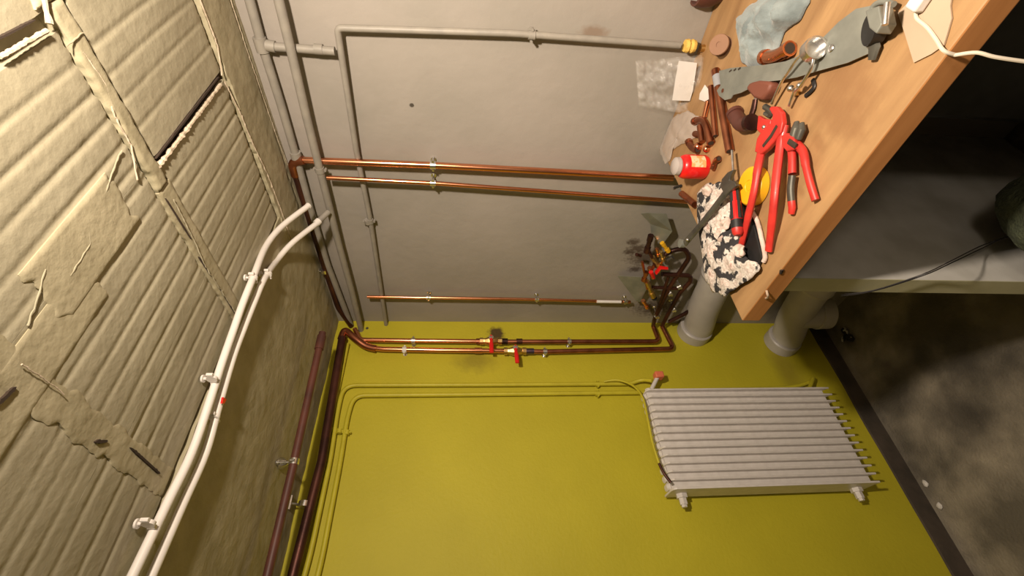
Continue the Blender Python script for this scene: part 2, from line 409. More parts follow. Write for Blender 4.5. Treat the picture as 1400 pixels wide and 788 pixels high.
# torn pale lips along the joints, and rough smears
def lip(pts, r=.0022, sd=0, m=RAW, z=ZC-.006):
    q = []
    for i in range(len(pts)-1):
        a, c = Vector((*pts[i], z)), Vector((*pts[i+1], z)); k = max(2, int((c-a).length/.004))
        for j in range(k):
            p = a.lerp(c, j/k); p.x += .003*nz(p.y, sd, 70)+.002*nz(p.y+p.x, sd, 200); p.y += .002*nz(p.x, sd+1, 90); q.append(p)
    rs = [r*(.55+.9*abs(nz(p.x+p.y, sd, 90))) for p in q]
    b = MB(); b.tube(q, rs, 7); return b.build('plaster_lip', m, ceil)
lip([(.684, .318), (.690, .365), (.672, .405), (.671, .452), (.640, .500)], .0019, 1, RAW, ZC-.004)
lip([(.690, .573), (.681, .673), (.672, .726), (.680, .905)], .0016, 2, CEIL)
lip([(1.039, .30), (1.043, .453), (1.012, .508)], .0024, 3)
lip([(1.015, .518), (1.031, .594), (1.036, .684), (1.052, .78), (1.054, .90), (1.050, .985), (1.053, 1.03)], .0020, 4)
lip([(.700, .514), (.80, .516), (.90, .517), (1.008, .518)], .0050, 5, RAW, ZC-.002)          # broken edge beside the dark slot
lip([(1.176, .20), (1.17, .50), (1.178, .755), (1.194, .875)], .0012, 6)
lip([(.320, .520), (.322, .600)], .0012, 7)
lip([(.560, .272), (.648, .276)], .0042, 8); lip([(.655, .272), (.676, .235), (.69, .20)], .0045, 9)
lip([(.445, .505), (.50, .500), (.52, .480)], .0013, 10, CEIL, ZC-.0025)
lip([(.575, .470), (.63, .452), (.655, .447)], .0016, 14, CEIL, ZC-.0025)
lip([(.36, .50), (.40, .485), (.43, .47)], .0014, 15, CEIL, ZC-.0025)
lip([(.66, .30), (.705, .300)], .0016, 11, CEIL)
# dark holes: the slot between two blocks, its joint at the beam, the open joint near the white pipes
def gap(poly, name='dark_joint', z=ZC-.0052):
    b = MB(); b.prism([Vector((x, y, z)) for x, y in poly], (0, 0, .004)); return b.build(name, DARKGAP, ceil, smooth=False)
def ragged(x0, y0, x1, y1, w, n=26, sd=1):
    A, C = Vector((x0, y0)), Vector((x1, y1)); d = (C-A); nn = Vector((-d.y, d.x)).normalized()
    up = []; dn = []
    for i in range(n+1):
        t = i/n; p = A+d*t; k = math.sin(math.pi*min(1, max(0, t)))**.3
        up.append(tuple(p+nn*w*k*(.5+.5*abs(nz(t*9, sd, 3))))); dn.append(tuple(p-nn*w*k*(.5+.9*abs(nz(t*14, sd, 5)))))
    return up+dn[::-1]
gap([(.70, .494), (1.04, .494), (1.04, .524), (.70, .524)], 'dark_joint', ZC+.009)
gap(ragged(.708, .502, 1.008, .504, .0030, 40, 1), 'dark_joint', ZC-.003)
gap(ragged(.318, .765, .312, .866, .0034, 20, 2))
gap(ragged(.296, .690, .306, .712, .004, 12, 3))
gap(ragged(.270, .527, .297, .533, .004, 12, 4))
gap(ragged(.676, .560, .679, .66, .0018, 16, 5)); gap(ragged(.672, .70, .674, .76, .0020, 16, 6)); gap(ragged(.677, .79, .679, .90, .0020, 16, 7))
gap(ragged(.560, .258, .640, .262, .0020, 20, 8))
# ------------------------------------------------------------------ white plastic pipes under the ceiling
ZP = ZC-.022
def zline(px, z): return smoothline([onZ(x, y, z) for x, y in px], 5)
t = thing('plastic_pipe', 'white plastic pipe along the ceiling, the one farther from the yellow wall', 'pipe', onZ(330, 450, ZP), 'white pipes curving under the ceiling')
pts = [onZ(*p, ZP) for p in ((160, 830), (181, 788), (228, 690), (262, 620), (288, 545), (303, 498), (318, 455), (332, 415), (346, 380))]+[onX(363, 338, .905), onX(385, 310, .995), onX(421, 282, 1.09)]
pipe_pts1 = smoothline(pts, 5)
tubeobj('tube', pipe_pts1, [.0078]*len(pipe_pts1), WHITEP, t, 16)
for (x, y) in ((203, 716), (290, 518), (346, 380)): clamp(t, onZ(x, y, ZP), onZ(x+5, y-10, ZP)-onZ(x, y, ZP), (0, 0, 1), .019, .0080, WHITEP, 'pipe_clip', .003)
e = pts[-1]; tubeobj('pipe_end', [e, e+(pts[-1]-pts[-2]).normalized()*.004], [.0090, .0090], WHITEP, t, 16)
t = thing('plastic_pipe', 'white plastic pipe along the ceiling, the one nearer the yellow wall, with a red mark', 'pipe', onZ(330, 500, ZP), 'white pipes curving under the ceiling')
pts = [onZ(*p, ZP) for p in ((188, 830), (207, 788), (250, 690), (281, 620), (299, 555), (318, 490), (332, 452), (348, 412), (361, 382))]+[onX(378, 357, .93), onX(400, 332, 1.0), onX(434, 305, 1.09)]
pp = smoothline(pts, 5); tubeobj('tube', pp, .0078, WHITEP, t, 16)
for (x, y) in ((293, 571), (366, 375)): clamp(t, onZ(x, y, ZP), onZ(x+5, y-10, ZP)-onZ(x, y, ZP), (0, 0, 1), .019, .0080, WHITEP, 'pipe_clip', .003)
q0 = onX(432, 306, 1.088); q1 = onX(449, 290, 1.135)
tubeobj('sleeve', [q0, q0.lerp(q1, .25)], .0105, WHITEP, t, 16); tubeobj('grey_end', [q0.lerp(q1, .2), q1], .0085, GPIPE, t, 14)
p = onZ(304, 552, ZP-.012); b = MB(); b.prism([p, p+V(.012, -.004, 0), p+V(.014, .010, 0), p+V(.004, .008, 0)], (0, 0, .004)); b.build('red_mark', REDS, t, False)
# ------------------------------------------------------------------ grey painted pipes on the grey wall
def gline(px, off, n=0): return [onX(x, y, XW-off) for x, y in px]
gg = 'grey painted pipes on the grey wall'
t = thing('steel_pipe', 'upper grey painted pipe just under the ceiling along the grey wall', 'pipe', onX(400, 200, XW), gg)
px1 = [(322, -60), (341, 0), (357, 58), (383, 140), (405, 215), (424, 285), (447, 360), (478, 440), (483, 452)]
pp = gline(px1, .026); tubeobj('tube', pp, .0105, GPIPE, t)
pc = onX(405, 214, XW-.026); ax = pp[5]-pp[3]; lathe(pc-ax.normalized()*.014, ax, [(0, .011), (0, .0145), (.028, .0145), (.028, .011)]).build('coupling', GPIPE, t)
# branch down
tee = onX(357, 61, XW-.026)
lathe(tee-(pp[3]-pp[1]).normalized()*.016, pp[3]-pp[1], [(0, .011), (0, .0145), (.032, .0145), (.032, .011)]).build('tee_joint', GPIPE, t)
bq = [tee, onX(375, 64, XW-.026), onX(458, 70, XW-.03)]
tubeobj('branch', bq, .0098, GPIPE, t); lathe(onX(364, 62, XW-.026), bq[1]-bq[0], [(0, .010), (0, .013), (.02, .013), (.02, .010)]).build('coupling', GPIPE, t)
lathe(onX(430, 67, XW-.028), bq[2]-bq[1], [(0, .0095), (0, .0118), (.02, .0118), (.02, .0095)]).build('coupling', GPIPE, t)
t = thing('steel_pipe', 'second grey painted pipe down from the ceiling, meeting the white pipe, along the grey wall', 'pipe', onX(440, 250, XW), gg)
pp = gline([(364, -60), (381, 0), (398, 70), (419, 160), (438, 235), (452, 290), (462, 330), (480, 395), (491, 440), (494, 453)], .046)
tubeobj('tube', pp, .0108, GPIPE, t)
clamp(t, onX(437, 232, XW-.046), pp[5]-pp[3], (1, 0, 0), .046, .011, GPIPE)
t = thing('steel_pipe', 'thin grey painted pipe running slantwise over the grey wall and turning down behind the bench', 'pipe', onX(500, 200, XW), gg)
pp = bend([onX(528, 445, XW-.018), onX(506, 300, XW-.02), onX(487, 206, XW-.022), onX(461, 38, XW-.03), onX(700, 45.5, XW-.03), onX(930, 62, XW-.03)], .012)
tubeobj('tube', pp, .0078, GPIPE, t)
for (x, y, o_) in ((503, 303, .02), (489, 222, .022)): clamp(t, onX(x, y, XW-o_), onX(487, 206, XW-.02)-onX(506, 300, XW-.02), (1, 0, 0), o_, .008, GPIPE)
clamp(t, onX(727, 48, XW-.03), (0, 0, 1), (1, 0, 0), .03, .008, GPIPE)
clamp(t, onX(506, 302, XW-.02), onX(487, 206, XW-.02)-onX(506, 300, XW-.02), (1, 0, 0), .02, .0085, GPIPE)
q = onX(936, 62.5, XW-.03); lathe(q, (0, 0, -1), [(0, .008), (0, .014), (.008, .016), (.012, .013), (.018, .016), (.026, .014), (.026, .006)], 10).build('hemp_wrapped_nut', mat('hemp_yellow', (.85, .55, .12), .7, bump=.003, bscale=150), t)
q = onX(960, 66, XW-.03); lathe(q+V(0, 0, .005), (0, 0, -1), [(0, .008), (.02, .0095), (.02, .007), (.035, .007)], 12).build('brass_tail', BRASS, t)
# ------------------------------------------------------------------ copper pipes on the grey wall
t = thing('copper_pipe', 'thicker bright copper pipe dropping down the grey wall from a dark run under the ceiling', 'pipe', onX(600, 228, XW))
top = onX(399, 222, XW-.032)
low = onX(920, 243.5, XW-.032)
pp = bend([onX(480, 446, XW-.03), onX(462, 425, XW-.03), onX(444, 370, XW-.03), onX(404, 240, XW-.03), top], .02)
tubeobj('dark_run', bend([onX(480, 446, XW-.03), onX(462, 420, XW-.03), onX(444, 366, XW-.028), onX(402, 232, XW-.028)], .02), .0105, COPB, t)
tubeobj('elbow', bend([onX(404, 240, XW-.028), onX(399, 222, XW-.030), onX(416, 219, XW-.032)], .018, 8), .0128, COPD, t)
tubeobj('tube', [onX(412, 219, XW-.032), onX(600, 226.5, XW-.032), low], .0098, COPPER, t)
clamp(t, onX(592, 226, XW-.032), (0, 0, 1), (1, 0, 0), .032, .010)
clamp(t, onX(443, 370, XW-.028), (0, 1, 0), (1, 0, 0), .028, .011)
t = thing('copper_pipe', 'thinner copper pipe beside the thick one, dropping from the grey pipe to the bench', 'pipe', onX(600, 255, XW))
pl = [onX(447, 243, XW-.045), onX(600, 251, XW-.042), onX(925, 275, XW-.036), onX(960, 278, XW-.036)]
tubeobj('tube', pl, .0066, COPPER, t); clamp(t, onX(592, 250.5, XW-.042), (0, 0, 1), (1, 0, 0), .042, .0068)
t = thing('copper_pipe', 'short thin copper pipe with a white label, on the grey wall near the corner', 'pipe', onX(700, 408, XW))
tubeobj('tube', [onX(502, 406, XW-.028), onX(700, 409, XW-.028), onX(862, 413, XW-.028)], .0060, COPPER, t)
for (x, y) in ((586, 407), (734, 409.5), (855, 412.5)): clamp(t, onX(x, y, XW-.028), (0, 0, 1), (1, 0, 0), .028, .0061)
p0, p1 = onX(816, 412.5, XW-.0345), onX(849, 413, XW-.0345); b = MB(); b.tube([p0, p1], .0063, 12); b.build('white_label', WHITE, t)
# ------------------------------------------------------------------ copper pair with red stop valves on the yellow wall
OY = .035
def yl(x, y, o_=OY): return onY(x, y, YW-o_)
gp = 'copper heating pipes with red-handled stop valves on the yellow wall'
def valve(parent, x, y, hx, hy, off=OY):
    c = yl(x, y, off); ax = (0, 0, 1)
    b = lathe(c-V(0, 0, .045), ax, [(0, .010), (0, .0155), (.014, .0155), (.014, .012), (.022, .013), (.034, .018), (.045, .0195), (.056, .018), (.068, .013), (.076, .012), (.076, .0155), (.09, .0155), (.09, .010)], 8)
    v = b.build('valve_body', BRASS, parent)
    lathe(c, (0, -1, 0), [(0, .008), (.026, .008), (.026, .010), (.032, .010), (.033, .004)], 10).build('spindle', CHROME, v)
    h0 = c+V(0, -.030, .0); h1 = yl(hx, hy, off+.030)
    d = (h1-h0); b = MB()
    b.tube([h0-d*.12, h0+d*.3, h0+d*.55+V(0, -.006, 0), h0+d*1.0+V(0, -.008, 0)], [.006, .0065, .0085, .0080], 10, squash=.5, up=(0, 1, 0)); b.build('handle', REDS, v)
t = thing('copper_pipe', 'copper pipe with the upper red stop valve, on the yellow wall nearer the corner', 'pipe', yl(600, 466, 0), gp)
dn = bend([yl(486, 459), yl(497, 466), yl(700, 467.5), yl(900, 467), onY(893, 449, YW-.035)], .03)
tubeobj('tube', bend([yl(485, 450), yl(492, 465), yl(560, 466), yl(655, 467)], .02), .0092, COPPER, t)
tubeobj('lower_tube', bend([yl(655, 467), yl(700, 467.5), yl(901, 467), yl(893, 446)], .025), .0094, COPD, t)
for (x, r) in ((655, .0122), (690, .0125), (710, .0115)): lathe(yl(x, 467)-V(0, 0, .012), (0, 0, 1), [(0, .009), (0, r), (.024, r), (.024, .009)], 14).build('soldered_joint', COPB if x > 660 else COPD, t)
valve(t, 671, 467, 672, 484)
clamp(t, yl(565, 466), (0, 0, 1), (0, 1, 0), OY, .0095); clamp(t, yl(778, 467.5), (0, 0, 1), (0, 1, 0), OY, .0097)
t = thing('copper_pipe', 'copper pipe with the lower red stop valve, turning into the thick dark ceiling pipe', 'pipe', yl(600, 478, 0), gp)
DK = .05
tubeobj('tube', bend([onY(482, 459, YW-DK), yl(500, 474), yl(520, 477.5), yl(600, 479), yl(690, 480)], .02), .0094, COPPER, t)
tubeobj('lower_tube', bend([yl(690, 480), yl(744, 481), yl(921, 477), yl(905, 446)], .025), .0094, COPD, t)
tubeobj('elbow', bend([onY(466, 464, YW-DK), onY(471, 450, YW-DK), onY(484, 462, YW-DK), yl(500, 474), yl(514, 477)], .03, 8), .0135, COPD, t)
tubeobj('dark_run', [onY(468, 462, YW-DK), onY(440, 630, YW-DK), onY(400, 788, YW-DK), onY(380, 870, YW-DK)], .0150, COPB, t)
lathe(yl(725, 480.5)-V(0, 0, .014), (0, 0, 1), [(0, .009), (0, .0120), (.03, .0120), (.05, .010), (.05, .009)], 14).build('heat_tinted_joint', PVIO, t)
lathe(yl(655, 479.5)-V(0, 0, .012), (0, 0, 1), [(0, .009), (0, .0118), (.03, .0118), (.03, .009)], 14).build('soldered_joint', COPPER, t)
valve(t, 704, 480.5, 707, 498)
clamp(t, yl(553, 478.5), (0, 0, 1), (0, 1, 0), OY, .0097, WHITEP); clamp(t, yl(745, 481), (0, 0, 1), (0, 1, 0), OY, .0097)
pc = onY(416, 690, YW-DK); clamp(t, pc, (1, 0, 0), (0, 1, 0), DK, .0152)
p2 = pc+V(0, -.004, .018); b = MB(); b.tube([p2, V(p2.x, p2.y-.01, ZC-.004)], .003, 8); b.tube([V(pc.x-.02, p2.y-.02, ZC-.006), V(pc.x+.02, p2.y-.02, ZC-.006)], .005, 8); b.build('hanger_rod', CHROME, t)
# brown pipe hanging from the ceiling
ZB = ZC-.05
t = thing('steel_pipe', 'brown painted pipe hung under the ceiling in front of the yellow wall', 'pipe', onZ(402, 632, ZB))
bp = [onZ(441, 455, ZB), onZ(402, 632, ZB), onZ(365, 790, ZB), onZ(350, 850, ZB)]
tubeobj('tube', bp, [.0115]*4, BROWN, t); lathe(onZ(436, 478, ZB), bp[0]-bp[1], [(0, .0115), (0, .0145), (.05, .0145), (.05, .0115)]).build('coupling', BROWN, t)
pc = onZ(402, 632, ZB); clamp(t, pc, bp[1]-bp[2], (0, 0, 1), .047, .0118)
q = onZ(384, 634, ZC-.006); d = (pc+V(0, 0, .012))-q; b = lathe(q, (d.x*.4, d.y*.4, -.03), [(0, .015), (.0015, .0165), (.004, .0165), (.022, .006), (.024, .004)], 18); b.tube([q+V(d.x*.3, d.y*.3, -.016), pc+V(0, 0, .010)], .003, 8); b.build('bell_rosette', CHROME, t)
# ------------------------------------------------------------------ yellow painted pipes
gy = 'yellow painted pipes on the yellow wall'
OP = .016
t = thing('painted_pipe', 'yellow painted pipe bending down to the red-capped radiator valve, nearer the corner', 'pipe', yl(650, 527, 0), gy)
pp = bend([onY(404, 830, YW-OP), onY(424, 760, YW-OP), onY(452, 628, YW-OP), onY(462, 560, YW-OP), onY(470, 527, YW-OP), onY(650, 526.5, YW-OP), onY(862, 525, YW-OP), onY(878, 519, YW-.03), onY(892, 521, YW-.06)], .05)
tubeobj('tube', pp, .0080, YPIPE, t)
for q_, ax in (((464, 590), (1, 0, 0)), ((817, 525.5), (0, 0, 1))): clamp(t, onY(*q_, YW-OP), ax, (0, 1, 0), OP, .007, YPIPE)
t = thing('painted_pipe', 'yellow painted pipe bending down to behind the radiator, farther from the corner', 'pipe', yl(650, 538, 0), gy)
pp = bend([onY(423, 830, YW-OP), onY(439, 770, YW-OP), onY(466, 628, YW-OP), onY(475, 570, YW-OP), onY(484, 541, YW-OP), onY(650, 539.5, YW-OP), onY(884, 537, YW-OP), onY(1085, 530, YW-OP), onY(1113, 521, YW-OP)], .05)
tubeobj('tube', pp, .0082, YPIPE, t)
for q_, ax in (((474, 592), (1, 0, 0)), ((817, 538.5), (0, 0, 1))): clamp(t, onY(*q_, YW-OP), ax, (0, 1, 0), OP, .0072, YPIPE)
t = thing('painted_pipe', 'yellow painted pipe closest to the ceiling, behind the thick dark pipe', 'pipe', onY(440, 640, YW), gy)
tubeobj('tube', [onY(392, 830, YW-OP), onY(440, 640, YW-OP), onY(476, 470, YW-OP)], .0058, YPIPE, t)
clamp(t, onY(452, 588, YW-OP), (1, 0, 0), (0, 1, 0), OP, .006, YPIPE)
# ------------------------------------------------------------------ radiator
FR = YW-.112
a_ = onY(1131, 530, FR); c_ = onY(1204, 663, FR); d_ = onY(884, 533.5, FR); e_ = onY(920, 663, FR)
xr = (a_.x+d_.x)/2; xl = (c_.x+e_.x)/2; zb = (a_.z+c_.z)/2; zt = (d_.z+e_.z)/2
rad = thing('radiator', 'white finned radiator hanging low on the yellow wall', 'radiator', ((xl+xr)/2, YW-.06, zb))
N_ = 14; pitch = (xr-xl)/(N_-1)
proto = None
for i in range(N_):
    x = xr-pitch*i
    if proto is None:
        b = MB()
        # blade: a thin deep fin with a rounded top and a pointed foot
        prof = [(FR, zb-.004), (FR, zt-.012), (FR+.006, zt-.003), (FR+.02, zt+.002), (FR+.055, zt), (FR+.062, zt-.02), (FR+.062, zb+.03), (FR+.03, zb+.018)]
        b.prism([V(x-.0022, y_, z_) for y_, z_ in prof], (.0044, 0, 0))
        b.tube([V(x, FR+.0015, zb-.004), V(x, FR+.0015, zt-.012)], .0037, 8)
        # web: shallow flat between this blade and the next
        for (y_, z0, z1) in ((FR+.020, zb+.011, zt-.004),):
            b.prism([V(x, y_, z0), V(x, y_+.006, z0), V(x-pitch, y_+.006, z0), V(x-pitch, y_, z0)], (0, 0, z1-z0))
        b.tube([V(x-pitch*.5, FR+.024, zt-.004), V(x-pitch*.5, FR+.030, zt+.004), V(x-pitch*.5, FR+.050, zt+.004)], pitch*.40, 10, squash=.5)
        proto = b.build('radiator_section', RADM, rad)
    else:
        if i == N_-1:
            b = MB(); prof = [(FR, zb-.004), (FR, zt-.012), (FR+.006, zt-.003), (FR+.02, zt+.002), (FR+.085, zt), (FR+.085, zb+.01), (FR+.02, zb+.004)]
            b.prism([V(x-.004, y_, z_) for y_, z_ in prof], (.007, 0, 0)); b.build('side_panel', RADM, rad, bevel=.001)
            continue
        o = proto.copy(); COL.objects.link(o); o.parent = rad; o.location = (-pitch*i, 0, 0)
hy = FR+.055
for z in (zt-.045, zb+.05):
    b = MB(); b.tube([V(xl-.002, hy, z), V(xr+.004, hy, z)], .017, 16); b.build('header_tube', RADM, rad)
    b = lathe(V(xl-.003, hy, z), (-1, 0, 0), [(0, .019), (.014, .019), (.014, .013), (.034, .013), (.034, .0095), (.042, .0095)], 6); b.build('end_plug', RADM, rad)
b = MB(); b.tube([V(xr, hy, zt-.03), V(xr+.02, hy, zt-.03)], .012, 12); lathe(V(xr+.012, hy, zt-.03), (1, 0, 0), [(0, .013), (.018, .013), (.018, .009)], 8, b); b.build('valve_stub', RADM, rad)
b = MB(); hp = V(xr+.032, hy, zt-.03)
q = onY(900, 514, hy-.01); b.box((q.x-.013, q.y-.016, q.z-.018), (q.x+.013, q.y+.016, q.z+.016)); o = b.build('valve_cap', SALMON, rad, bevel=.004)
b = MB(); b.tube([V(xr+.012, hy, zt-.03), V(q.x, q.y, q.z)], .008, 10); b.build('valve_neck', RADM, rad)
b = MB(); b.tube(bend([V(xr, hy, zb+.05), onY(1112, 517, YW-.03), onY(1113, 521, YW-OP)], .01), .008, 10)
b.build('lower_connection', YPIPE, rad)
for z in (zt-.10, zb+.12):
    for xa in (xl+.06, xr-.09):
        b = MB(); b.box((xa, FR+.06, z), (xa+.03, YW-.0005, z+.025)); b.build('wall_bracket', RADM, rad, False)
t = thing('flexible_hose', 'thin yellow hose looping over the top of the radiator, bare brown at its tip', 'hose', onY(890, 560, YW-.05))
hp = smoothline([onY(826, 522, YW-.03), onY(845, 520, YW-.05), onY(866, 528, YW-.08), onY(879, 545, YW-.12), onY(886, 575, YW-.125), onY(892, 605, YW-.125), onY(901, 634, YW-.125)], 6)
tubeobj('hose', hp, .0042, YPIPE, t); tubeobj('bare_tip', smoothline([onY(901, 634, YW-.125), onY(908, 648, YW-.128), onY(917, 660, YW-.128)], 4), .0046, COPB, t)
# ------------------------------------------------------------------ grey drain pipes from the yellow wall in under the bench
def drain(label, sx, sy, r, dz, ex):
    t = thing('drain_pipe', label, 'pipe', onY(sx, sy, YW), 'grey drain pipes leaving the yellow wall')
    p0 = onY(sx, sy, YW+.0); y1 = YW-.05
    pts = bend([p0+V(0, -.001, 0), p0+V(-.0, -.06, -.005), p0+V(ex*.6, -.16, dz*.5), p0+V(ex, -.34, dz), p0+V(ex, -.80, dz)], .12, 8)
    tubeobj('tube', pts, r, DRAIN, t, 28)
    lathe(p0+V(0, -.001, 0), (0, -1, 0), [(0, r), (0, r+.008), (.045, r+.008), (.050, r+.003), (.05, r)], 30).build('wall_collar', DRAIN, t)
    if dz > .04:                                # the lower pipe has a capped tee stub looking down to the floor
        q = p0+V(ex*.6, -.20, dz*.6); lathe(q, (0, -.1, -1), [(0, r), (.075, r), (.075, r+.006), (.125, r+.006), (.130, r), (.130, r*.4)], 30).build('tee_stub', DRAIN, t)
    q = p0+V(ex, -.36, dz); lathe(q, (0, -1, 0), [(0, r), (0, r+.005), (.012, r+.009), (.02, r+.006), (.07, r+.006), (.07, r)], 30).build('socket', DRAIN, t)
drain('upper grey drain pipe leaving the yellow wall and passing behind the bench corner', 947, 456, .062, .035, .012)
drain('lower grey drain pipe leaving the yellow wall near the floor corner', 1066, 470, .062, .05, .02)
# ------------------------------------------------------------------ manifold on the grey wall above the bench corner
OM = .05
def gm(x, y, o_=OM): return onX(x, y, XW-o_)
t = thing('pipe_manifold', 'cluster of sooty brass and copper fittings on the grey wall by the bench corner', 'manifold', gm(900, 370, 0))
tubeobj('dark_pipe', bend([yl(893, 446), gm(895, 436), gm(916, 392), gm(943, 352), gm(936, 340), gm(920, 342), gm(903, 352)], .02), .0088, COPB, t)
tubeobj('dark_pipe', bend([yl(905, 446), gm(912, 432), gm(930, 400), gm(945, 384), gm(943, 377), gm(905, 375)], .015), .0088, COPB, t)
tubeobj('dark_pipe', [gm(892, 393), gm(933, 395)], .0070, COPB, t)
tubeobj('dark_pipe', [gm(915, 440, .04), gm(935, 430, .045), gm(951, 420, .05)], .0085, COPB, t)
tubeobj('dark_pipe', [gm(914, 378), gm(904, 410), gm(894, 438)], .0065, COPB, t)
for (x0, y0, x1, y1, r, m) in ((884, 385, 893, 406, .011, BRASS), (879, 411, 885, 421, .009, COPPER), (892, 352, 902, 366, .010, BRASS), (903, 344, 907, 356, .009, BRASS), (905, 332, 914, 344, .008, YELP),
                               (888, 366, 893, 380, .009, COPPER), (878, 358, 885, 395, .005, COPD), (890, 322, 884, 345, .011, COPB), (888, 345, 897, 365, .006, COPB), (898, 340, 900, 350, .007, COPPER),
                               (893, 404, 895, 409, .010, BLACK), (908, 350, 900, 372, .006, BRASS), (876, 350, 870, 348, .006, COPB), (898, 358, 888, 372, .008, COPD), (884, 372, 880, 384, .010, COPD), (912, 356, 920, 352, .008, STEELD)):
    a, c = gm(x0, y0, .06), gm(x1, y1, .065); d = c-a; L_ = d.length
    lathe(a, d, [(0, r*.7), (0, r), (L_*.3, r), (L_*.3, r*.8), (L_*.7, r*.8), (L_*.7, r*1.05), (L_, r*1.05), (L_, r*.7)], 8).build('fitting', m, t)
b = MB(); q = gm(897, 373, .075); b.tube([q, gm(903, 366, .08), gm(913, 367, .082)], [.010, .008, .006], 10, squash=.5); b.build('red_handle', REDS, t)
b = MB(); q = gm(890, 372, .08); b.tube([q, gm(894, 380, .08)], [.008, .006], 10); b.build('red_handle', REDS, t)
for (x, y) in ((916, 401), (929, 386+6), (898, 432), (921, 423)): clamp(t, gm(x, y), (0, .7, .7), (1, 0, 0), OM, .0092)
def sheet(poly, lab, ang):
    ps = [gm(x, y, .012+.03*k) for x, y, k in poly]
    b = MB(); b.prism(ps, (-.0015, 0, 0)); o = b.build('heat_shield_plate', STEEL, None, False); tag(o, lab, 'metal plate', 'grey sheet metal plates behind the manifold'); return o
sheet([(876, 292, 0), (886, 291, 1), (911, 292, 1.2), (919, 316, 1.2), (908, 331, 1), (900, 333, .8), (890, 318, .6), (889, 306, .4)], 'grey sheet metal plate right of the brass manifold, under the thin copper pipe', 0)
sheet([(844, 377, 0), (862, 378, .6), (882, 379, 1), (884, 395, 1), (875, 413, .8), (870, 412, .8)], 'grey triangular sheet metal plate above the manifold, beside the short copper pipe end', 0)
# ------------------------------------------------------------------ bench and panel
TX0 = .555; TY1 = .742
bench = thing('workbench', 'orange-brown wooden bench top against the grey wall, covered with tools', 'workbench', (TX0, TY1, ZT-.04))
b = MB(); b.box((TX0, -1.3, ZT-.040), (XW-.001, TY1, ZT)); o = b.build('bench_top', WOOD, bench, False, bevel=.0025)
o.data.materials.append(WOODE)
for p in o.data.polygons:
    if abs(p.normal.z) < .5: p.material_index = 1
b = MB(); b.box((XW-.045, -1.3, ZT-.10), (XW-.001, TY1-.12, ZT-.0402)); b.build('wall_batten', WOODE, bench, False)
b = MB(); b.box((TX0+.04, -1.26, 0), (TX0+.11, -1.19, ZT-.0402)); b.build('leg', WOODE, bench, False)
q = onX(1047, 404, TX0-.002); b = MB(); b.tube(smoothline([q+V(.001, .010, -.006), q+V(-.004, 0, -.003), q+V(-.006, -.008, .003), q+V(0.002, -.012, .004)], 4), .0022, 6); b.build('splinter', CARD, bench)
q = onX(1067, 371, TX0); b = MB(); b.tube([q+V(-.0006, -.004, 0), q+V(-.0006, .006, -.004)], [.004, .003], 8, squash=.4, up=(1, 0, 0)); b.build('knot_hole', DARKGAP, bench)
YP = .655
t = thing('shade_box', 'black box added under the workbench to keep that space dark', 'box', (.98, -.1, 0))  # invented black box, keeps the space under the bench dark
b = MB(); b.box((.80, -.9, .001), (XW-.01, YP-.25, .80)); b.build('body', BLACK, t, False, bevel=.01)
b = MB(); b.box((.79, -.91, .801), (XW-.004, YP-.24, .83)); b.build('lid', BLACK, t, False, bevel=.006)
pan = thing('partition_panel', 'white upright panel with a cream edge under the bench', 'panel', (.6, YP, 0))
b = MB(); b.box((.601, YP+.0, 0), (XW-.001, YP+.040, ZT-.0402)); b.build('board', PANEL, pan, False)
b = MB(); b.box((.599, YP+.0002, 0), (.601, YP+.0398, ZT-.0402)); b.build('edge_strip', PEDGE, pan, False)
t = thing('cable', 'thin black cables sagging across the white panel edge', 'cable', (.55, YP, .2))
for k in (0, 1):
    pp = smoothline([onX(1150, 405-2*k, .60), onX(1195, 398-k, .588), onX(1262, 377-k*2, .585), onX(1300, 360-k*3, .575)]+[onY(1340, 341-k*4, YP-.03), onY(1372, 326, YP-.05), onY(1410, 318, YP-.06)], 5)
    tubeobj('strand', pp, .0012, CABLE, t, 6)
# green sack near the lens side, on the floor under the bench
c = onY(1478, 292, .50)
b = MB(); b.sphere((0, 0, 0), 1, n=48); vv = []
for v in b.v:
    v = Vector(v); p = Vector((v.x*.15, v.y*.12, max(-1, v.z)*.20)); n_ = 1+.10*noise.noise(v*2.2)+.03*noise.noise(v*7)
    vv.append(p*n_)
zc = c.z-.16
vv = [Vector((v.x+c.x, v.y+c.y, c.z-.08+v.z if v.z > 0 else max(.0005, (c.z-.08)*(1+v.z/.20)))) for v in vv]
# (stands on the floor: flattened underneath)
b.v = [tuple(v) for v in vv]
tag(b.build('cloth_sack', GREENS), 'dark green rough sack on the floor in front of the white panel', 'sack')
# ------------------------------------------------------------------ things on the bench
def Z(x, y, h=0): return onZ(x, y, ZT+h)
G = .0006
# red bottle
base = Z(964, 229); c = V(base.x, base.y, ZT+G)
t = thing('glue_bottle', 'small round red bottle with a milky cap standing by the copper fittings', 'bottle', c)
lathe(c, (0, 0, 1), [(0, .024), (.0, .027), (.004, .029), (.052, .029), (.060, .026), (.064, .020), (.064, .015)], 32).build('body', REDS, t)
lathe(c+V(0, 0, .0645), (0, 0, 1), [(0, .020), (.003, .022), (.012, .021), (.016, .016), (.017, .002)], 24).build('cap', CAPM, t)
b = MB(); V_, F_ = [], []
ang0 = math.atan2(-c.y, -c.x)
for i in range(11):
    a = ang0-.75+1.1*i/10+.75
    for z in (.012, .048): V_.append(c+V(.0293*math.cos(a), .0293*math.sin(a), z))
for i in range(10): F_.append((2*i, 2*i+2, 2*i+3, 2*i+1))
b.add(V_, F_); b.build('label', ORANGEL, t)
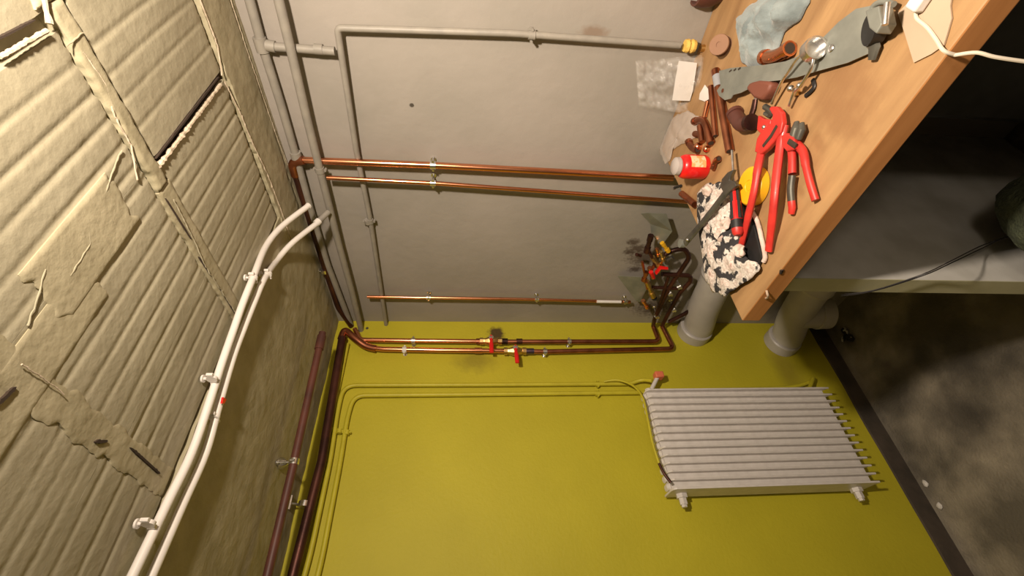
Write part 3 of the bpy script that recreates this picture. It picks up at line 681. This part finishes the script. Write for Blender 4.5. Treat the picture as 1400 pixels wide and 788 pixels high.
# copper tubes on the bench
def lay(name, px, r, m, label, cat, grp=None, seg=14, hollow=True, parent=None, z=0):
    pts = [Z(x, y, r+G+z) for x, y in px]
    t = parent or thing(name, label, cat, pts[0]-V(0, 0, r), grp)
    tubeobj('tube', pts, r, m, t, seg)
    if hollow:
        d = (pts[-1]-pts[-2]).normalized(); tubeobj('dark_bore', [pts[-1]-d*.004, pts[-1]+d*.0006], r*.78, DARKGAP, t, seg)
    return t
t = lay('copper_offcut', [(978, 96), (984, 130), (998, 207)], .0095, COPD, 'long copper tube offcut with a grey tape band, lying in front of the saw tip', 'copper tube', 'copper tube offcuts on the bench')
tubeobj('grey_tape_band', [Z(980, 104, .0101), Z(982.5, 119, .0101)], .0100, TAPEG, t)
lay('copper_offcut', [(972, 118), (978, 186)], .0068, COPD, 'thinner copper tube offcut beside the long taped one, nearer the wall', 'copper tube', 'copper tube offcuts on the bench')
lay('copper_offcut', [(968, 138), (963, 160)], .0062, COPPER, 'short bright copper tube offcut below the white paper tag', 'copper tube', 'copper tube offcuts on the bench')
lay('copper_offcut', [(950, 280), (932, 265)], .0085, COPD, 'stubby copper tube at the left end edge of the bench', 'copper tube', 'copper tube offcuts on the bench')
def elbow(px, r, m, label, z=0):
    pts = bend([Z(x, y, r*1.15+G+z) for x, y in px], .02, 6)
    t = thing('copper_elbow', label, 'pipe fitting', pts[0], 'loose copper fittings on the bench')
    tubeobj('bend', pts, r, m, t, 14)
    for a, c_ in ((pts[0], pts[1]), (pts[-1], pts[-2])):
        d = (c_-a).normalized(); lathe(a, d, [(0, r*.9), (0, r*1.15), (.010, r*1.15), (.010, r*.9)], 14).build('collar', m, t); tubeobj('dark_bore', [a-d*.0006, a+d*.002], r*.8, DARKGAP, t)
elbow([(949, 166), (960, 163), (965, 170), (972, 196)], .0082, COPD, 'long dull copper elbow above the shiny domed cap')
elbow([(941, 193), (945, 202), (954, 205)], .0080, COPD, 'dull copper elbow touching the top of the red bottle')
elbow([(983, 217), (978, 220), (974, 231)], .0062, COPD, 'small copper elbow right beside the red bottle foot')
elbow([(1044, 78), (1060, 78), (1080, 66)], .0120, COPPER, 'bright orange copper spout sticking out from under the grey-blue rag')
def dome(x, y, r, label, m=COPPER):
    p = Z(x, y, 0)
    b = lathe(V(p.x, p.y, ZT+G), (0, 0, 1), [(0, r*.95), (r*.7, r)]+[(r*.7+r*math.sin(a), r*math.cos(a)) for a in (.3, .6, .9, 1.2, 1.45)], 20)
    tag(b.build('copper_end_cap', m), label, 'pipe fitting', 'loose copper fittings on the bench')
dome(958, 201, .0105, 'reddish shiny domed copper cap behind the red bottle')
dome(969, 204, .0082, 'smaller domed copper cap next to the reddish one')
t = thing('copper_tee', 'dull copper tee fitting lying between the tube offcut and the domed caps', 'pipe fitting', Z(957, 182), 'loose copper fittings on the bench')
tubeobj('run', [Z(957, 172, .009), Z(960, 194, .009)], .0078, COPD, t); tubeobj('branch', [Z(958, 184, .009), Z(950, 183, .009)], .0075, COPD, t)
# brown iron elbows by the pliers
t = thing('iron_elbow', 'rust-brown iron elbow lying between the copper tubes and the red pliers', 'pipe fitting', Z(1015, 165))
tubeobj('bend', bend([Z(1004, 156, .016), Z(1014, 172, .016), Z(1026, 168, .016)], .02), .0150, BROWN, t, 18)
lathe(Z(1004, 153, .016), Z(1010, 168, .016)-Z(1004, 153, .016), [(0, .012), (0, .0165), (.008, .0165), (.008, .012)], 18).build('rim', BROWN, t)
lathe(Z(1028, 167, .016), Z(1014, 172, .016)-Z(1028, 167, .016), [(0, .012), (0, .0165), (.010, .0165), (.010, .012)], 18).build('rim', COPB, t)
t = thing('scraper', 'brown-handled scraper with a bright tip lying from the saw to the iron elbow', 'scraper', Z(1030, 140))
tubeobj('handle', [Z(1023, 168, .006), Z(1030, 148, .006), Z(1032, 136, .006)], [.006, .007, .006], COPB, t, 12, squash=.5); tubeobj('bright_tip', [Z(1032, 138, .006), Z(1034, 128, .007)], [.004, .006], CHROME, t, 10, squash=.4)
t = thing('pipe_insulation', 'red-brown rubber sleeve lying on the steel blade beside the flint lighter', 'sleeve', Z(1050, 125))
b = MB(); b.prism([Z(x, y, .004) for x, y in ((1033, 122), (1038, 114), (1050, 111), (1064, 112), (1069, 115), (1065, 126), (1055, 138), (1044, 135))], (0, 0, .022)); b.build('sleeve', mat('red_brown_rubber', (.20, .065, .04), .6), t, True, bevel=.005)
b = MB(); b.tube([Z(1034, 121, .015), Z(1040, 122, .015)], .009, 16); b.build('dark_bore', DARKGAP, t)
# steel blade (hand saw)
t = thing('hand_saw', 'grey hand saw with a wide blade lying across the bench behind the pliers', 'saw', Z(1090, 90))
sp = [(984, 97), (1000, 93), (1045, 89), (1075, 84), (1105, 72), (1128, 50), (1148, 30), (1172, 12), (1192, 8), (1204, 24), (1203, 48), (1192, 72), (1160, 86), (1120, 97), (1090, 106), (1066, 110), (1045, 112), (1030, 119), (1014, 127), (1003, 130), (1000, 135), (992, 137), (984, 131), (981, 124), (986, 117)]
b = MB(); b.prism([Z(x, y, .022-.016*(x-980)/220) for x, y in sp], (0, 0, .0018)); b.build('blade', STEEL, t, False)
for (x, y) in ((997, 98), (1003, 96.5), (1009, 95)): b = MB(); b.tube([Z(x, y, .0232), Z(x+3, y-2.5, .0232)], .0016, 6, squash=.4); b.build('notch', DARKGAP, t)
q = Z(988, 124, .0232); lathe(q, (0, 0, 1), [(0, .0045), (.0006, .0045)], 14).build('hanging_hole', COPD, t)
b = MB(); b.tube([Z(1192, 52, .012), Z(1196, 66, .010), Z(1192, 82, .008)], [.010, .009, .006], 8, squash=.6); b.build('handle_horn', STEELD, t)
b = MB(); b.sphere(Z(1136, 66, .013), .006, sz=.35); b.build('blade_bolt', CHROME, t)
# pipe cutter
t = thing('pipe_cutter', 'small steel pipe cutter with a black wheel at the handle end of the saw', 'pipe cutter', Z(1210, 30))
lathe(Z(1205, 38, .008), (0.2, .3, 1), [(0, .014), (0, .021), (.016, .021), (.016, .014)], 24).build('black_knob', BLACK, t)
b = MB(); b.prism([Z(1202, 16, .014), Z(1222, 9, .014), Z(1227, 34, .014), Z(1218, 48, .014), Z(1208, 40, .014)], (0, 0, .022)); b.build('body', STEEL, t, False, bevel=.002)
tubeobj('feed_screw', [Z(1213, 4, .040), Z(1210, 34, .040)], .0038, CHROME, t); tubeobj('frame_arm', smoothline([Z(1192, 22, .01), Z(1195, 8, .012), Z(1208, 2, .014), Z(1222, 6, .016)], 5), .004, STEEL, t)
# flint lighter
t = thing('flint_lighter', 'chrome wire flint lighter with a round cup resting on the saw blade', 'lighter', Z(1095, 90))
q = Z(1106, 72, .026); lathe(q, Z(1122, 60, .030)-q, [(0, .006), (.002, .017), (.016, .0185), (.020, .018), (.020, .015), (.008, .013)], 26).build('cup', CHROME, t)
tubeobj('wire_arm', smoothline([Z(1101, 72, .034), Z(1090, 80, .032), Z(1078, 98, .028), Z(1068, 113, .022), Z(1055, 142, .014)], 5), .0026, CHROME, t, 10)
tubeobj('wire_arm', smoothline([Z(1112, 80, .030), Z(1108, 95, .028), Z(1094, 118, .022), Z(1086, 126, .016), Z(1079, 145, .010)], 5), .0026, CHROME, t, 10)
b = MB(); b.sphere(Z(1081, 121, .017), .006); b.sphere(Z(1093, 117, .020), .005); b.build('pivot', CHROME, t)
# rag
o = crumple([(1010, 28), (1022, 14), (1040, 2), (1052, -12), (1105, -12), (1110, 2), (1098, 22), (1084, 38), (1074, 46), (1068, 62), (1062, 76), (1050, 88), (1036, 90), (1022, 89), (1014, 78), (1012, 55)], ZT, .038, RAG, 'cleaning_rag', None, 22, 96, 3, 20)
tag(o, 'crumpled grey-blue rag on the back of the bench', 'rag')
# round reel and dark pot at the back edge
t = thing('solder_reel', 'small brown reel of solder wire near the wall at the back of the bench', 'reel', Z(986, 66))
q = Z(985, 62, .020); ax = V(-.55, -.35, .75)
lathe(q-ax.normalized()*.010, ax, [(0, .021), (.0025, .022), (.003, .016), (.017, .016), (.0175, .022), (.020, .021), (.020, .006), (.018, .006)], 26).build('spool', mat('brown_card_spool', (.30, .15, .08), .6), t)
lathe(q-ax.normalized()*.006, ax, [(0, .016), (.001, .0195), (.012, .0195), (.013, .016)], 26).build('solder_winding', BROWN, t)
t = thing('clay_pot', 'dark red-brown pot at the back edge of the bench, cut by the photo edge', 'pot', Z(985, -6))
q = Z(990, -12, 0); lathe(V(q.x+.01, q.y, ZT+G), (0, 0, 1), [(0, .026), (.02, .036), (.045, .040), (.060, .037), (.060, .032), (.045, .033)], 26).build('body', BROWN, t)
# clear bag leaning on the wall, with its white label
def bagp(x, y, o_): return onX(x, y, XW-o_)
t = thing('plastic_bag', 'clear plastic bag with a white label leaning on the grey wall behind the fittings', 'bag', bagp(945, 112, .05))
nx_, ny_ = 60, 46; V_, F_ = [], []
c4 = [(870, 86), (962, 78), (955, 158), (874, 146)]
for i in range(nx_+1):
    for j in range(ny_+1):
        u, v = i/nx_, j/ny_
        x = (c4[0][0]*(1-u)+c4[1][0]*u)*(1-v)+(c4[3][0]*(1-u)+c4[2][0]*u)*v; y = (c4[0][1]*(1-u)+c4[1][1]*u)*(1-v)+(c4[3][1]*(1-u)+c4[2][1]*u)*v
        off = .020+.045*u+.016*noise.noise(Vector((u*3.1, v*3.3, 1)))+.012*abs(noise.noise(Vector((u*7, v*6, 4))))+.006*(1-abs(noise.noise(Vector((u*9+3, v*5, 4))))*2)+.003*noise.noise(Vector((u*16, v*13, 4)))
        V_.append(bagp(x, y, off))
for i in range(nx_):
    for j in range(ny_):
        k = i*(ny_+1)+j; F_.append((k, k+1, k+ny_+2, k+ny_+1))
o = linkmesh('film', V_, F_, CLEAR, t, True)
vb = [Vector(v)+V(.010, 0, 0) for v in V_]; o2 = linkmesh('film', [v+V(.004*noise.noise(v*40), 0, 0) for v in vb], F_, CLEAR, t, True)
lp = [bagp(928, 83, .062), bagp(953, 86, .068), bagp(947, 124, .070), bagp(943, 138, .068), bagp(919, 137, .062), bagp(923, 110, .063)]
b = MB(); b.prism(lp, (-.0006, 0, 0)); b.build('paper_label', WHITE, t, False)
o = crumple([(902, 204), (912, 180), (922, 160), (942, 152), (958, 160), (962, 178), (950, 190), (935, 196), (920, 205), (916, 222), (910, 225)], ZT, .006, FILM, 'plastic_film', None, 10, 60, 9, 30)
tag(o, 'hazy plastic film on the back left corner of the bench behind the red bottle', 'plastic film')
b = MB(); b.prism([Z(964, 116, .012), Z(970, 124, .012), Z(969, 136, .010), Z(964, 139, .008), Z(956, 136, .008), Z(957, 128, .010)], (0, 0, .0008)); tag(b.build('paper_tag', WHITE, smooth=False), 'small white paper tag leaning on the thin copper tubes', 'tag')
# screw and small bits
t = thing('screw', 'short silver and black screw on the left edge of the bench', 'screw', Z(927, 256))
tubeobj('shank', [Z(922, 257, .005), Z(931, 254, .005)], .0038, BLACK, t, 8); lathe(Z(922, 257, .005), Z(922, 257, .005)-Z(931, 254, .005), [(0, .0055), (.004, .0055), (.004, .003)], 6).build('head', CHROME, t)
tag(tubeobj('rubber_strip', smoothline([Z(1111, 109, .003), Z(1113, 118, .004), Z(1108, 125, .004), Z(1101, 131, .003)], 4), .0042, BLACK, None, 8, squash=.5), 'short curved black rubber strip beside the flint lighter', 'rubber strip')
b = lathe(Z(1091, 127, G), (0, 0, 1), [(0, .0065), (.006, .0065), (.006, .003)], 6); tag(b.build('brass_nut', BRASS), 'tiny brass nut next to the curved black strip', 'nut')
# yellow tape
q = Z(1037, 255, 0)
t = thing('tape_roll', 'yellow round tape case under the long red pliers handles', 'tape', V(q.x, q.y, ZT+G))
lathe(V(q.x, q.y, ZT+G), (0, 0, 1), [(0, .036), (.002, .038), (.018, .038), (.021, .035), (.021, .012), (.0195, .011)], 36).build('case', YELP, t)
lathe(V(q.x, q.y, ZT+.0196), (0, 0, 1), [(0, .0095), (.0016, .0090)], 24).build('hub', YELP, t)
# big red pliers
def zz(pts): return [Z(x, y, h) for x, y, h in pts]
t = thing('water_pump_pliers', 'long red water pump pliers with handles spread over the yellow tape', 'pliers', Z(1055, 220))
tubeobj('handle', smoothline(zz([(1044, 190, .012), (1041, 208, .016), (1036, 232, .026), (1031, 262, .030), (1024, 292, .026), (1018, 318, .020), (1014, 334, .014)]), 5), [.0105]*4+[.0095]*8+[.0085]*10+[.0078]*9, REDP, t, 12, squash=.75)
tubeobj('handle', smoothline(zz([(1072, 172, .014), (1067, 200, .016), (1062, 240, .024), (1059, 270, .028), (1056, 300, .022), (1053, 325, .014), (1051, 343, .009)]), 5), [.0100]*5+[.0095]*8+[.0088]*10+[.0080]*8, REDP, t, 12, squash=.75)
b = MB(); b.prism(zz([(1060, 146, .014), (1068, 146, .014), (1075, 154, .014), (1077, 168, .014), (1074, 182, .014), (1064, 195, .014), (1056, 204, .014), (1046, 212, .014), (1038, 208, .014), (1041, 190, .014), (1050, 176, .014), (1061, 168, .014), (1063, 158, .014), (1058, 150, .014)]), (0, 0, .010)); b.build('upper_jaw', REDP, t, True, bevel=.002)
b = MB(); b.prism(zz([(1042, 158, .008), (1050, 163, .008), (1060, 164, .008), (1058, 176, .008), (1046, 184, .008), (1040, 178, .008)]), (0, 0, .009)); b.build('lower_jaw', REDP, t, True, bevel=.002)
b = MB(); b.tube(zz([(1043, 200, .0245), (1054, 186, .0245), (1062, 172, .0245)]), [.0035, .004, .0035], 8, squash=.3); b.build('slot', DARKGAP, t)
b = MB(); b.sphere(Z(1045, 174, .019), .0045); b.build('pivot_bolt', CHROME, t)
b = MB(); b.tube(zz([(1046, 146, .008), (1052, 150, .008), (1060, 156, .010)]), .006, 8); b.tube(zz([(1046, 155, .008), (1052, 158, .008)]), .0045, 6); b.build('jaw_teeth', STEELD, t)
# small red pliers
t = thing('slip_joint_pliers', 'smaller red pliers with black jaws to the right of the long red pair', 'pliers', Z(1090, 210))
tubeobj('handle', smoothline(zz([(1081, 196, .010), (1083, 215, .012), (1083, 238, .014)]), 5), .0078, REDP, t, 12, squash=.8)
tubeobj('black_grip', smoothline(zz([(1083, 240, .014), (1081, 258, .013), (1082, 275, .010)]), 5), .0072, STEELD, t, 12, squash=.8)
tubeobj('red_tip', zz([(1082, 275, .010), (1083, 284, .009), (1082, 292, .007)]), [.0072, .0072, .006], REDP, t, 12, squash=.8)
tubeobj('handle', smoothline(zz([(1088, 196, .010), (1098, 208, .012), (1102, 228, .014), (1108, 252, .012), (1115, 274, .008)]), 5), [.0078]*10+[.0068]*11, REDP, t, 12, squash=.8)
b = MB(); b.prism(zz([(1074, 186, .012), (1082, 182, .012), (1092, 190, .012), (1094, 204, .012), (1082, 208, .012), (1075, 200, .012)]), (0, 0, .009)); b.build('joint', REDP, t, True, bevel=.002)
b = MB(); b.tube(zz([(1078, 193, .0215), (1088, 200, .0215)]), .0050, 8, squash=.3); b.build('slot', DARKGAP, t)
tubeobj('jaw', zz([(1084, 188, .014), (1088, 176, .014), (1089, 167, .012)]), [.0075, .0085, .005], STEELD, t, 10, squash=.8); tubeobj('jaw', zz([(1091, 190, .014), (1096, 178, .014), (1096, 169, .012)]), [.0070, .0082, .005], STEELD, t, 10, squash=.8)
# dirty cloth and black pad
b = MB(); b.prism([Z(x, y, .002) for x, y in ((1000, 288), (1012, 262), (1022, 285), (1036, 312), (1046, 352), (1040, 364), (1012, 372), (994, 372), (985, 340))], (0, 0, .007))
t = thing('foam_pad', 'black flat pad with a pale edge under the dirty cloth', 'pad', Z(1020, 330, .0)); b.build('pad', BLACK, t, False, bevel=.002)
tubeobj('pale_edge', smoothline(zz([(1027, 288, .006), (1035, 302, .006), (1041, 325, .006), (1046, 350, .006), (1044, 358, .006)]), 5), .0045, PINKW, t, 10)
o = crumple([(955, 262), (968, 250), (985, 250), (1000, 248), (1004, 262), (1003, 290), (1004, 312), (1016, 330), (1022, 345), (1014, 354), (1003, 352), (998, 368), (1020, 366), (1042, 362), (1038, 372), (1010, 392), (994, 404), (975, 398), (966, 380), (962, 350), (958, 325), (955, 300)], ZT+.009, .020, DIRTY, 'dirty_cloth', None, 26, 120, 5, 24)
tag(o, 'crumpled black and white dirty cloth on the bench corner under the screwdriver', 'cloth')
b = MB()
for (x, y, r) in ((985, 322, .015), (993, 306, .012), (979, 343, .013), (1012, 343, .013), (966, 261, .012)):
    p = Z(x, y, .026); k0 = len(b.v); b.sphere(p, r, 1.2, 1, .5, 20)
    b.v[k0:] = [tuple(Vector(v)+Vector((0, 0, 1))*.008*noise.noise(Vector(v)*90)+Vector((1, .4, 0))*.009*noise.noise(Vector(v)*70+V(3, 1, 0))) for v in b.v[k0:]]
tag(b.build('cotton_wadding', PINKW), 'pinkish cotton wadding tufts lying on the dirty cloth', 'wadding')['kind'] = 'stuff'
# wrench
t = thing('adjustable_wrench', 'long dark grey steel wrench lying over the cloth and poking past the bench end', 'wrench', Z(970, 290))
tubeobj('shaft', zz([(997, 258, .040), (975, 286, .038), (952, 315, .036), (937, 332, .036)]), [.009, .008, .0085, .010], STEELD, t, 12, squash=.5)
b = MB(); b.prism(zz([(990, 256, .036), (992, 245, .036), (1000, 236, .036), (1008, 232, .036), (1004, 241, .036), (1002, 247, .036), (1009, 248, .036), (1012, 254, .036), (1003, 262, .036), (997, 268, .036)]), (0, 0, .009)); b.build('jaw_head', STEELD, t, True, bevel=.0015)
lathe(Z(935, 333, .031), (0, 0, 1), [(0, .006), (0, .011), (.011, .011), (.011, .006)], 18).build('ring_end', STEEL, t)
b = MB(); b.sphere(Z(940, 328, .044), .004); b.build('rivet', CHROME, t)
# screwdriver
t = thing('screwdriver', 'red and black screwdriver lying on the dirty cloth', 'screwdriver', Z(1004, 270))
tubeobj('shaft', zz([(1001, 206, .020), (1004, 258, .030)]), .0030, CHROME, t, 10)
c0 = Z(1004, 256, .030); c1 = Z(1009, 322, .034); d = c1-c0; L_ = d.length
lathe(c0, d, [(0, .005), (.003, .0085), (L_*.30, .0095), (L_*.32, .0105), (L_*.70, .0115)], 16).build('red_grip', REDS, t)
lathe(c0+d*.69, d, [(0, .0118), (L_*.17, .0122)], 16).build('black_grip', BLACK, t)
lathe(c0+d*.855, d, [(0, .0115), (L_*.10, .0105), (L_*.145, .007)], 16).build('end_cap', REDP, t)
b = MB()
for a in (.6, 2.2, 3.8, 5.4):
    u = d.normalized().orthogonal().normalized(); w_ = d.normalized().cross(u); n_ = u*math.cos(a)+w_*math.sin(a)
    b.tube([c0+d*.02+n_*.0065, c0+d*.30+n_*.0075, c0+d*.68+n_*.0080], [.0042, .0045, .0055], 8)
b.build('black_inlay', BLACK, t)
# card, string, white plug
b = MB(); b.prism([Z(x, y, .001) for x, y in ((1229, 18), (1262, -15), (1304, -10), (1301, 8), (1303, 25), (1297, 46), (1292, 62), (1275, 74), (1251, 86), (1246, 70), (1238, 44))], (0, 0, .002)); o = tag(b.build('cardboard_sheet', CARD, smooth=False), 'torn beige cardboard sheet near the front edge of the bench', 'cardboard')
b = MB(); p = Z(1263, 3, .004); b.box((p.x-.010, p.y-.010, p.z), (p.x+.010, p.y+.010, p.z+.014)); tag(b.build('white_plug', WHITE, bevel=.003), 'small white plastic plug on the cardboard sheet', 'plug')
st = [Z(1252, 18, .006), Z(1254, 26, .006), Z(1268, 38, .006), Z(1280, 54, .006), Z(1290, 69, .008)]+[onX(1306, 75, TX0-.006), onX(1335, 73, TX0-.012)]
q = st[-1]; st += [q+V(-.02, -.01, -.05), q+V(-.03, -.03, -.14), q+V(-.03, -.04, -.24)]
st = st[:6]+[onX(1308, 75, TX0-.008), onX(1335, 72, TX0-.02), onX(1360, 78, TX0-.03), onX(1400, 84, TX0-.04), onX(1450, 90, TX0-.05)]
tag(tubeobj('string', smoothline(st, 5), .0022, STRING, None, 8), 'pale string running over the cardboard and off the bench front edge', 'string')
# ------------------------------------------------------------------ floor debris
q = onZ(1160, 462, 0); b = MB()
for k in range(9):
    a = random.uniform(0, 6.28); r = random.uniform(0, .035); b.sphere((q.x+r*math.cos(a), q.y+r*math.sin(a), .010), random.uniform(.010, .018), 1.2, .8, .55, 8)
b.v = [tuple(Vector(v)+Vector((noise.noise(Vector(v)*60), noise.noise(Vector(v)*60+V(5, 0, 0)), 0))*.008) for v in b.v]; b.v = [(x, y, max(.0005, z)) for x, y, z in b.v]
tag(b.build('crumpled_foil', mat('black_white_foil', (.55, .52, .48), .4, col2=(.015, .013, .012), scale=38, lo=.57, hi=.60)), 'crumpled black and white scrap on the floor by the corner', 'scrap')
for (x, y, lab) in ((1268, 662, 'pale plaster crumb on the floor beside the dark wall base, nearer the corner'), (1287, 692, 'pale plaster crumb on the floor, farther from the corner')):
    q = onZ(x, y, 0); b = MB(); b.sphere((q.x, q.y, .007), .012, 1.1, .8, .55, 8); b.v = [tuple(Vector(v)*1+Vector((1, 1, 0))*.004*noise.noise(Vector(v)*80)) for v in b.v]; b.v = [(x, y, max(.0005, z)) for x, y, z in b.v]
    tag(b.build('plaster_crumb', WHITE, smooth=False), lab, 'plaster crumb', 'pale plaster crumbs on the floor')
